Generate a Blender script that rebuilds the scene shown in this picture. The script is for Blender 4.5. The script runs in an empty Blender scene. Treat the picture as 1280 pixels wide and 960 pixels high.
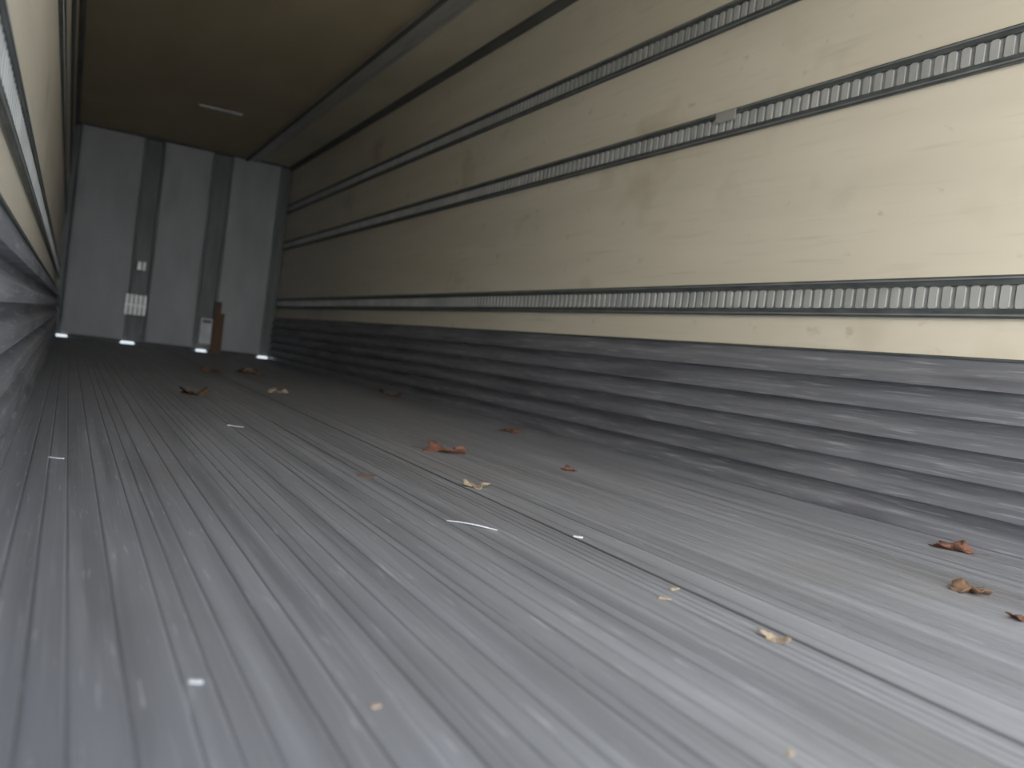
import bpy, bmesh, math, random
import numpy as np
from mathutils import Vector, Matrix
random.seed(7)
XR=2.367; XL=-0.133; D=11.19; HC=2.475; Y0=-0.5; CH=0.3627

# ------------------------------------------------------------ helpers
def new_obj(name, verts, faces, mat=None, parent=None, smooth=False, loc=None):
    me=bpy.data.meshes.new(name); me.from_pydata([tuple(v) for v in verts],[],faces); me.update()
    bm=bmesh.new(); bm.from_mesh(me); bmesh.ops.recalc_face_normals(bm,faces=bm.faces); bm.to_mesh(me); bm.free()
    ob=bpy.data.objects.new(name,me); bpy.context.scene.collection.objects.link(ob)
    if mat: me.materials.append(mat)
    if smooth:
        for p in me.polygons: p.use_smooth=True
    if parent: ob.parent=parent
    if loc: ob.location=loc
    return ob
class MB:
    def __init__(s): s.v=[]; s.f=[]; s.m=[]
    def box(s,x0,x1,y0,y1,z0,z1,m=0):
        b=len(s.v)
        s.v+=[(x0,y0,z0),(x1,y0,z0),(x1,y1,z0),(x0,y1,z0),(x0,y0,z1),(x1,y0,z1),(x1,y1,z1),(x0,y1,z1)]
        s.f+=[tuple(b+i for i in q) for q in [(0,3,2,1),(4,5,6,7),(0,1,5,4),(1,2,6,5),(2,3,7,6),(3,0,4,7)]]
        s.m+=[m]*6
    def prof(s,pts,y0,y1,m=0):
        b=len(s.v); n=len(pts)
        s.v+=[(x,y0,z) for x,z in pts]+[(x,y1,z) for x,z in pts]
        for i in range(n):
            j=(i+1)%n; s.f.append((b+i,b+j,b+n+j,b+n+i)); s.m.append(m)
        s.f.append(tuple(b+i for i in range(n))); s.f.append(tuple(b+n+i for i in reversed(range(n)))); s.m+=[m,m]
    def profz(s,pts,z0,z1,m=0):
        b=len(s.v); n=len(pts)
        s.v+=[(x,y,z0) for x,y in pts]+[(x,y,z1) for x,y in pts]
        for i in range(n):
            j=(i+1)%n; s.f.append((b+i,b+j,b+n+j,b+n+i)); s.m.append(m)
        s.f.append(tuple(b+i for i in range(n))); s.f.append(tuple(b+n+i for i in reversed(range(n)))); s.m+=[m,m]
    def obj(s,name,mats,parent=None,bevel=0):
        ob=new_obj(name,s.v,s.f,None,parent)
        for m in mats: ob.data.materials.append(m)
        for p,m in zip(ob.data.polygons,s.m): p.material_index=m
        if bevel:
            md=ob.modifiers.new('bevel','BEVEL'); md.width=bevel; md.segments=2; md.limit_method='ANGLE'
        return ob

def mat(name, c1, c2, scale=(1,1,1), nscale=4, detail=6, rough=.5, metal=0., lo=.35, hi=.65, bump=0., bscale=None,
        extra=None, emis=None, rvar=0.0):
    m=bpy.data.materials.new(name); m.use_nodes=True; nt=m.node_tree; N=nt.nodes; L=nt.links
    bs=N['Principled BSDF']; bs.inputs['Metallic'].default_value=metal; bs.inputs['Roughness'].default_value=rough
    tc=N.new('ShaderNodeTexCoord')
    def noise(sc,ns,det,a,b):
        mp=N.new('ShaderNodeMapping'); mp.inputs['Scale'].default_value=sc; L.new(tc.outputs['Object'],mp.inputs['Vector'])
        nz=N.new('ShaderNodeTexNoise'); nz.inputs['Scale'].default_value=ns; nz.inputs['Detail'].default_value=det
        L.new(mp.outputs[0],nz.inputs['Vector'])
        mr=N.new('ShaderNodeMapRange'); mr.inputs['From Min'].default_value=a; mr.inputs['From Max'].default_value=b
        L.new(nz.outputs['Fac'],mr.inputs['Value']); return mr.outputs[0]
    def mix(fac,a,b):
        mx=N.new('ShaderNodeMix'); mx.data_type='RGBA'; L.new(fac,mx.inputs[0])
        for s,v in ((6,a),(7,b)):
            if isinstance(v,tuple): mx.inputs[s].default_value=(*v,1)
            else: L.new(v,mx.inputs[s])
        return mx.outputs[2]
    f=noise(scale,nscale,detail,lo,hi); col=mix(f,c1,c2)
    for e in (extra or []):
        g=noise(e['scale'],e['n'],e.get('det',5),e['lo'],e['hi'])
        mm=N.new('ShaderNodeMath'); mm.operation='MULTIPLY'; mm.inputs[1].default_value=e.get('amt',1); L.new(g,mm.inputs[0])
        mm.use_clamp=True
        col=mix(mm.outputs[0],col,e['c'])
    L.new(col,bs.inputs['Base Color'])
    if rvar:
        mr=N.new('ShaderNodeMapRange'); mr.inputs['To Min'].default_value=rough-rvar; mr.inputs['To Max'].default_value=rough+rvar
        L.new(f,mr.inputs['Value']); L.new(mr.outputs[0],bs.inputs['Roughness'])
    if bump:
        b=N.new('ShaderNodeBump'); b.inputs['Strength'].default_value=bump; b.inputs['Distance'].default_value=.004
        g=noise(bscale or scale,nscale,detail,0,1); L.new(g,b.inputs['Height']); L.new(b.outputs[0],bs.inputs['Normal'])
    if emis:
        bs.inputs['Emission Color'].default_value=(*emis[0],1); bs.inputs['Emission Strength'].default_value=emis[1]
    return m

M_wall=mat('frp_cream',(.84,.775,.635),(.75,.69,.55),(1,.35,2.5),2.2,8,.42,0,.35,.7,.05,
   extra=[dict(scale=(1,.5,9),n=5,lo=.58,hi=.80,c=(.54,.48,.36),amt=.45),
          dict(scale=(1,1.2,1.6),n=1.6,lo=.60,hi=.76,c=(.46,.39,.26),amt=.5,det=3),
          dict(scale=(1,5,7),n=2.2,lo=.66,hi=.76,c=(.34,.28,.19),amt=.4),
          dict(scale=(1,.3,.8),n=1.2,lo=.4,hi=.7,c=(.68,.625,.50),amt=.6,det=3)])
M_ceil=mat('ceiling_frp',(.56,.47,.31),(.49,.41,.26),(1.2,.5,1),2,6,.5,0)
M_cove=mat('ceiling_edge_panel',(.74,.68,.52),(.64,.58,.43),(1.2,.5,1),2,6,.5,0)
M_floor=mat('aluminium_floor',(.225,.233,.255),(.32,.332,.365),(11,.28,1),2.2,5,.46,.3,.36,.64,.12,(90,.7,1),
   extra=[dict(scale=(3.5,.25,1),n=2.2,lo=.46,hi=.74,c=(.40,.41,.445),amt=.5),
          dict(scale=(4,.3,1),n=1.7,lo=.50,hi=.74,c=(.15,.155,.17),amt=.5),
          dict(scale=(45,1.2,1),n=2.0,lo=.56,hi=.72,c=(.48,.49,.53),amt=.4),
          dict(scale=(40,2.5,1),n=3.0,lo=.63,hi=.71,c=(.68,.69,.72),amt=.45),
          dict(scale=(1,1,1),n=1.3,lo=.52,hi=.75,c=(.22,.205,.185),amt=.45)],rvar=.06)
M_groove=mat('floor_groove_grey',(.14,.145,.155),(.22,.225,.235),(20,1,1),2,4,.7,.1)  # plain darker grey for the base between the ribs
M_seam=mat('floor_seam_dark',(.04,.04,.045),(.08,.08,.085),(20,1,1),2,4,.7,.1)  # near-black strip along the centre seam
M_kick=mat('kick_plate_metal',(.20,.205,.23),(.28,.285,.31),(1,.6,14),3,7,.46,.3,.35,.65,.2,None,
   extra=[dict(scale=(1,1.6,40),n=3,lo=.56,hi=.70,c=(.52,.53,.56),amt=.6),
          dict(scale=(1,.7,5),n=2,lo=.52,hi=.72,c=(.10,.10,.115),amt=.65)])
M_rail=mat('track_rail_dark',(.085,.10,.10),(.15,.165,.165),(1,3,20),3,6,.5,.4)
M_lip=mat('track_lip',(.26,.28,.28),(.34,.36,.36),(1,3,20),3,6,.5,.4)
M_rib=mat('track_galvanised',(.49,.505,.49),(.60,.61,.59),(1,2.5,2),3,6,.45,.2,
   extra=[dict(scale=(1,1.1,1),n=1.5,lo=.45,hi=.72,c=(.32,.33,.31),amt=.6)])
M_slot=mat('track_slot',(.25,.265,.26),(.33,.34,.335),(1,3,8),3,5,.55,.3)
M_panel=mat('bulkhead_white',(.43,.44,.445),(.36,.365,.37),(1.5,1,.6),2.5,6,.45,0,
   extra=[dict(scale=(3,1,.7),n=2,lo=.55,hi=.8,c=(.27,.27,.27),amt=.5)])
M_post=mat('bulkhead_post',(.12,.13,.128),(.17,.18,.175),(3,1,.7),3,6,.5,.3)
M_dark=mat('dark_gap',(.03,.03,.03),(.05,.05,.05))
M_white=mat('white_plastic',(.74,.76,.78),(.60,.62,.64),(1,1,1),9,4,.4,0)
M_leak_glow=mat('daylight_glow',(.9,.95,1),(.85,.9,1),emis=((.85,.95,1),1.0))  # glow set in the material, standing for daylight through the drain gaps
M_wood=mat('brown_board',(.20,.12,.07),(.15,.09,.05),(1,1,.3),8,6,.7,0)
M_shell=mat('trailer_outer_skin',(.75,.76,.77),(.66,.67,.68),(1,.5,1),2,4,.35,.1)
M_alu=mat('aluminium_rail',(.48,.48,.45),(.60,.60,.57),(8,.6,8),3,6,.4,.4)
M_trim=mat('dark_corner_trim',(.11,.11,.10),(.17,.17,.15),(5,.6,5),3,5,.55,.2)
M_asph=mat('concrete_yard',(.42,.40,.37),(.50,.48,.44),(1,1,1),12,9,.85,0)

# ------------------------------------------------------------ floor (extruded T-rib planks)
T=0.12
mb=MB()
mb.box(XL-T,XR+T,Y0,D+T,-.16,-.0025,1)
rf=random.Random(11)
xs=[XL]
while xs[-1]<XR-.03: xs.append(xs[-1]+rf.choice([.022,.03,.03,.038,.052]))
xs[-1]=XR
k=min(range(len(xs)),key=lambda i:abs(xs[i]-1.003)); xs[k]=1.003
for i in range(len(xs)-1):
    x0,x1=xs[i],xs[i+1]; g0=rf.choice([.0005,.0008,.001,.0018])
    if i==k:
        g0=.010; mb.box(x0-.001,x0+.010,Y0,D,-.0025,-.002,2)
    a=x0+g0; b=x1-.0006; h=-rf.choice([0,0,.0004,.0007])
    mb.prof([(a,-.0026),(b,-.0026),(b,h-.0010),(b-.003,h),(a+.003,h),(a,h-.0010)],Y0,D,0)
floor=mb.obj('floor',[M_floor,M_groove,M_seam])

# ------------------------------------------------------------ walls and ceiling
mb=MB(); mb.box(XR,XR+T-.01,Y0,D+T,-.002,HC+.1,0); mb.box(XR+T-.01,XR+T,Y0,D+T,-.16,HC+.12,1); mb.obj('wall_right',[M_wall,M_shell])
mb=MB(); mb.box(XL-T+.01,XL,Y0,D+T,-.002,HC+.1,0); mb.box(XL-T,XL-T+.01,Y0,D+T,-.16,HC+.12,1); mb.obj('wall_left',[M_wall,M_shell])
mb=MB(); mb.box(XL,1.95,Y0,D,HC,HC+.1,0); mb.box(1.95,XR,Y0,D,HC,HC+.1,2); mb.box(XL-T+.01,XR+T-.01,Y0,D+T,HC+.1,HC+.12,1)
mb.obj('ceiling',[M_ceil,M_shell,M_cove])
mb=MB(); mb.box(XL,XR,D,D+T,-.002,HC+.1,0); mb.obj('wall_front',[M_post])

# ------------------------------------------------------------ corrugated kick plates
def kick(name,X,s):
    mb=MB(); H=.532; k=6; h=H/k; pts=[(X,0.0)]
    for i in range(k):
        z=i*h
        pts+=[(X-s*.040,z+.001),(X-s*.040,z+h*.40),(X-s*.036,z+h*.46),(X-s*.010,z+h*.66),(X-s*.006,z+h*.74),(X-s*.006,z+h*.995)]
    pts+=[(X,H)]
    mb.prof(pts,Y0,D-.06,0)
    mb.box(min(X,X-s*.012),max(X,X-s*.012),Y0,D-.06,H,H+.008,1)
    return mb.obj(name,[M_kick,M_rail])
kick('baseboard_right',XR,1); kick('baseboard_left',XL,-1)

# ------------------------------------------------------------ logistics tracks
def track(X,s,z0,z1):
    mb=MB(); w=z1-z0; r=w*.225
    def bx(d0,d1,y0,y1,a,b,m): mb.box(min(X-s*d0,X-s*d1),max(X-s*d0,X-s*d1),y0,y1,a,b,m)
    bx(.0005,.004,Y0,D-.02,z0,z1,1)
    for a,b,o in ((z0,z0+r,z0+r*.30),(z1-r,z1,z1-r*.30)):
        bx(.004,.013,Y0,D-.02,a,b,0)
        bx(.013,.016,Y0,D-.02,o-.0025,o+.0025,3)
    y=Y0+.02; p=.046
    c=(z0+z1)/2; hh=w/2-r
    while y<D-.06:
        ww=.028
        b=len(mb.v); ds=(.004,.010)
        prof=[(y,c-hh+.006),(y+.006,c-hh),(y+ww-.006,c-hh),(y+ww,c-hh+.006),(y+ww,c+hh-.006),(y+ww-.006,c+hh),(y+.006,c+hh),(y,c+hh-.006)]
        mb.v+=[(X-s*ds[0],q[0],q[1]) for q in prof]+[(X-s*ds[1],q[0],q[1]) for q in prof]
        for i in range(8):
            j=(i+1)%8; mb.f.append((b+i,b+j,b+8+j,b+8+i)); mb.m.append(2)
        mb.f.append(tuple(b+8+i for i in range(8))); mb.m.append(2)
        y+=p
    return mb.obj('logistics_track',[M_rail,M_slot,M_rib,M_lip])
for X,s in ((XR,1),(XL,-1)):
    track(X,s,.656,.782); track(X,s,1.404,1.519); track(X,s,1.877,1.994)
mb=MB(); mb.box(XR-.0185,XR-.0165,2.76,2.88,1.47,1.515,0); mb.obj('sticker_label',[M_alu])

# corner trims and ceiling rail
mb=MB(); mb.prof([(XR,HC),(XR-.045,HC),(XR-.045,HC-.012),(XR-.014,HC-.045),(XR,HC-.045)],Y0,D,0); mb.obj('trim_1',[M_trim])
mb=MB(); mb.prof([(XL,HC),(XL+.045,HC),(XL+.045,HC-.012),(XL+.014,HC-.045),(XL,HC-.045)],Y0,D,0); mb.obj('trim_2',[M_trim])
mb=MB(); mb.prof([(1.78,HC),(1.78,HC-.012),(1.80,HC-.03),(1.90,HC-.03),(1.92,HC-.012),(1.965,HC-.012),(1.965,HC)],Y0,D,0)
mb.box(1.775,1.80,Y0,D,HC-.045,HC-.03,1); mb.obj('ceiling_rail',[M_alu,M_trim])
mb=MB(); mb.prof([(.93,HC),(1.35,HC),(1.34,HC-.012),(.94,HC-.012)],8.93,8.99,0); mb.obj('ceiling_joint_strip',[M_white])

# ------------------------------------------------------------ front bulkhead
BF=D-.06
root=bpy.data.objects.new('front_bulkhead',None); bpy.context.scene.collection.objects.link(root)
def panel(nm,x0,x1):
    mb=MB()
    mb.profz([(x0,D),(x0,D-.02),(x0+.03,BF-.01),(x0+.06,BF-.012),(x1-.06,BF-.012),(x1-.03,BF-.01),(x1,D-.02),(x1,D)],.045,HC-.02,0)
    mb.obj(nm,[M_panel],root,.004)
panel('panel_1',-.08,.64); panel('panel_2',.82,1.42); panel('panel_3',1.61,2.24)
for i,(a,b) in enumerate([(.655,.805),(1.435,1.595),(2.26,2.36)]):
    mb=MB(); mb.box(a,b,D-.015,D,.03,HC-.01,0); c=(a+b)/2; mb.box(c-.018,c+.018,D-.028,D-.014,.03,HC-.01,0)
    mb.obj('post_%d'%(i+1),[M_post],root,.003)
mb=MB(); mb.box(XL,XR,D-.02,D,0,.03,0); mb.obj('bottom_gap',[M_dark],root)
mb=MB(); mb.box(XL,XR,D-.075,D,HC-.022,HC,0); mb.obj('top_channel',[M_dark],root)
mb=MB(); mb.box(.585,.825,BF-.03,BF-.012,.34,.60,1)
for i in range(5): mb.box(.592+i*.049,.592+i*.049+.03,BF-.045,BF-.03,.35,.59,0)
mb.box(.58,.83,BF-.048,BF-.03,.455,.475,0)
mb.obj('vent_grille',[M_alu,M_post],root)
mb=MB(); mb.box(.66,.79,BF-.024,BF-.01,.88,1.0,1); mb.box(.68,.72,BF-.03,BF-.024,.89,.99,0); mb.box(.74,.77,BF-.03,BF-.024,.89,.99,0); mb.obj('latch_plate',[M_alu,M_post],root,.002)
mb=MB(); mb.box(1.46,1.60,BF-.03,BF-.012,.10,.42,0); mb.box(1.48,1.58,BF-.036,BF-.03,.36,.40,1); mb.box(1.48,1.58,BF-.036,BF-.03,.13,.30,0); mb.obj('white_guard',[M_white,M_post],root,.003)
mb=MB(); mb.box(1.605,1.68,BF-.06,BF-.015,.0,.64,0); mb.box(1.68,1.73,BF-.045,BF-.015,.0,.50,0); mb.obj('wooden_board',[M_wood],None,.003)
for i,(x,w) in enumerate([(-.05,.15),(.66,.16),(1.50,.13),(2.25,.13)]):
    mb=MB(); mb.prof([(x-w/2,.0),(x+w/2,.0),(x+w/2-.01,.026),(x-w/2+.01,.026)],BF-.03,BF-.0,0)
    mb.obj('drain_slot_glow_%d'%(i+1),[M_leak_glow],root)  # solid glowing wedges in place of openings that let daylight in

# ------------------------------------------------------------ litter on floor
def leafmat(nm,c,d): return mat(nm,c,d,(1,1,1),25,5,.7,0)
L_red=leafmat('leaf_russet',(.22,.10,.065),(.14,.07,.045)); L_tan=leafmat('leaf_tan',(.42,.35,.25),(.27,.21,.15)); L_brn=leafmat('leaf_brown',(.19,.115,.065),(.12,.07,.045))
def leaf(x,y,size,ang,m,seed):
    rnd=random.Random(seed); bm=bmesh.new()
    N_=40; lobes=rnd.choice([5,5,7]); rings=[]; c=bm.verts.new((0,0,.012))
    R=[]
    for i in range(N_):
        a=2*math.pi*i/N_
        r=.5*(0.62+.38*abs(math.cos(lobes*a/2))**.8)*(1+.12*rnd.uniform(-1,1))
        if abs(a-math.pi)<.5: r*=.75
        R.append((a,r))
    for k,fr in enumerate((.35,.7,1.0)):
        ring=[]
        for a,r in R:
            curl=.16*fr**2*(.5+.5*math.sin(2*a+seed))+.04*fr*math.sin(5*a+seed)
            ring.append(bm.verts.new((r*fr*math.cos(a),r*fr*.8*math.sin(a),.012+max(0,curl))))
        rings.append(ring)
    for i in range(N_):
        j=(i+1)%N_; bm.faces.new((c,rings[0][i],rings[0][j]))
        for k in range(2): bm.faces.new((rings[k][i],rings[k+1][i],rings[k+1][j],rings[k][j]))
    s=[]
    for k in range(5):
        t=k/4; px=-.32-.38*t; w=.012
        s.append((bm.verts.new((px,-w+.05*t*t,.02+.03*t)),bm.verts.new((px,w+.05*t*t,.02+.03*t))))
    for k in range(4): bm.faces.new((s[k][0],s[k+1][0],s[k+1][1],s[k][1]))
    bmesh.ops.recalc_face_normals(bm,faces=bm.faces)
    me=bpy.data.meshes.new('fallen_leaf'); bm.to_mesh(me); bm.free(); me.materials.append(m)
    for p in me.polygons: p.use_smooth=True
    ob=bpy.data.objects.new('fallen_leaf',me); bpy.context.scene.collection.objects.link(ob)
    zmin=min(v.co.z for v in me.vertices)
    ob.scale=(size,size,size); ob.rotation_euler=(0,0,ang); ob.location=(x,y,-zmin*size+.0003)
    md=ob.modifiers.new('thickness','SOLIDIFY'); md.thickness=.008; md.offset=1
for i,(x,y,s,m) in enumerate([(1.26,2.84,.17,L_red),(1.05,2.12,.095,L_tan),(2.18,1.44,.125,L_red),(1.72,1.09,.10,L_brn),(.97,.90,.055,L_tan),(1.62,.92,.06,L_red),
    (.60,4.48,.20,L_brn),(1.32,6.97,.24,L_brn),(1.14,5.10,.15,L_tan),(2.13,5.84,.22,L_brn),(2.04,3.80,.12,L_red),(1.62,2.54,.075,L_red),(1.0,6.69,.18,L_brn)]):
    leaf(x,y,s,i*1.3-.5,m,i+3)
def scrap(name,x,y,lx,ly,ang,m):
    pts=[(-.5,-.4),(-.1,-.5),(.45,-.42),(.5,.2),(.25,.5),(-.2,.38),(-.5,.45)]
    v=[(p[0]*lx,p[1]*ly,0) for p in pts]+[(p[0]*lx*.96,p[1]*ly*.96,.0015+.002*abs(p[0])) for p in pts]
    k=len(pts); f=[tuple(range(k)),tuple(range(k,2*k))]+[(i,(i+1)%k,k+(i+1)%k,k+i) for i in range(k)]
    ob=new_obj(name,v,f,m); ob.location=(x,y,.0003); ob.rotation_euler=(0,0,ang)
for x,y,a,b,r,m in [(1.02,1.53,.022,.012,-.5,M_white),(.15,.88,.014,.007,-.3,M_white),(.58,3.19,.06,.018,-.5,M_white),(.01,2.26,.035,.010,-.4,M_white)]:
    scrap('paper_scrap',x,y,a,b,r,m)
for x,y,a,b,r,m in [(.92,1.10,.022,.011,-.5,L_tan),(.98,1.15,.024,.009,.2,L_tan),(.31,.79,.012,.008,.3,L_tan),(.69,.60,.011,.007,.4,L_tan),(.76,2.21,.05,.02,-.3,L_red)]:
    scrap('wood_chip',x,y,a,b,r,m)
cu=bpy.data.curves.new('cable_tie','CURVE'); cu.dimensions='3D'; cu.bevel_depth=.0015; cu.bevel_resolution=3
sp=cu.splines.new('BEZIER'); P=[(.765,1.66),(.80,1.62),(.845,1.575)]; sp.bezier_points.add(2)
for bp,(x,y),z in zip(sp.bezier_points,P,(.002,.005,.002)):
    bp.co=(x,y,z); bp.handle_left_type=bp.handle_right_type='AUTO'
ob=bpy.data.objects.new('cable_tie',cu); cu.materials.append(M_white); bpy.context.scene.collection.objects.link(ob)

# ------------------------------------------------------------ outside ground
mb=MB(); mb.box(-60,60,-80,40,-1.4,-1.3,0); mb.obj('ground',[M_asph])

# ------------------------------------------------------------ world: hazy sky, brighter to the rear left
w=bpy.data.worlds.new('sky'); bpy.context.scene.world=w; w.use_nodes=True; nt=w.node_tree; N=nt.nodes; L=nt.links
bg=N['Background']; tc=N.new('ShaderNodeTexCoord')
dt=N.new('ShaderNodeVectorMath'); dt.operation='DOT_PRODUCT'; v=Vector((-.58,-.74,.30)).normalized(); dt.inputs[1].default_value=v
L.new(tc.outputs['Generated'],dt.inputs[0])
cr=N.new('ShaderNodeValToRGB'); e=cr.color_ramp.elements
e[0].position=0; e[0].color=(.35,.38,.44,1); e[1].position=1; e[1].color=(1,.99,.985,1)
x=e.new(.6); x.color=(.49,.53,.59,1)
L.new(dt.outputs['Value'],cr.inputs[0]); L.new(cr.outputs[0],bg.inputs['Color']); bg.inputs['Strength'].default_value=8.9

# ------------------------------------------------------------ camera
f,yaw,pit,rol=1058.58,.4882,-.0273,.1234
fw=Vector((math.sin(yaw)*math.cos(pit),math.cos(yaw)*math.cos(pit),math.sin(pit)))
rt=Vector((math.cos(yaw),-math.sin(yaw),0)); up=rt.cross(fw)
r2=rt*math.cos(rol)+up*math.sin(rol); u2=-rt*math.sin(rol)+up*math.cos(rol)
cam=bpy.data.cameras.new('camera'); co=bpy.data.objects.new('camera',cam); bpy.context.scene.collection.objects.link(co)
M=Matrix((r2,u2,-fw)).transposed().to_4x4(); M.translation=Vector((0,0,CH)); co.matrix_world=M
cam.sensor_fit='HORIZONTAL'; cam.sensor_width=36; cam.lens=36*f/1280; cam.clip_start=.02; cam.clip_end=300
cam.dof.use_dof=True; cam.dof.focus_distance=2.2; cam.dof.aperture_fstop=2.8
bpy.context.scene.camera=co
bpy.context.scene.view_settings.view_transform='Standard'
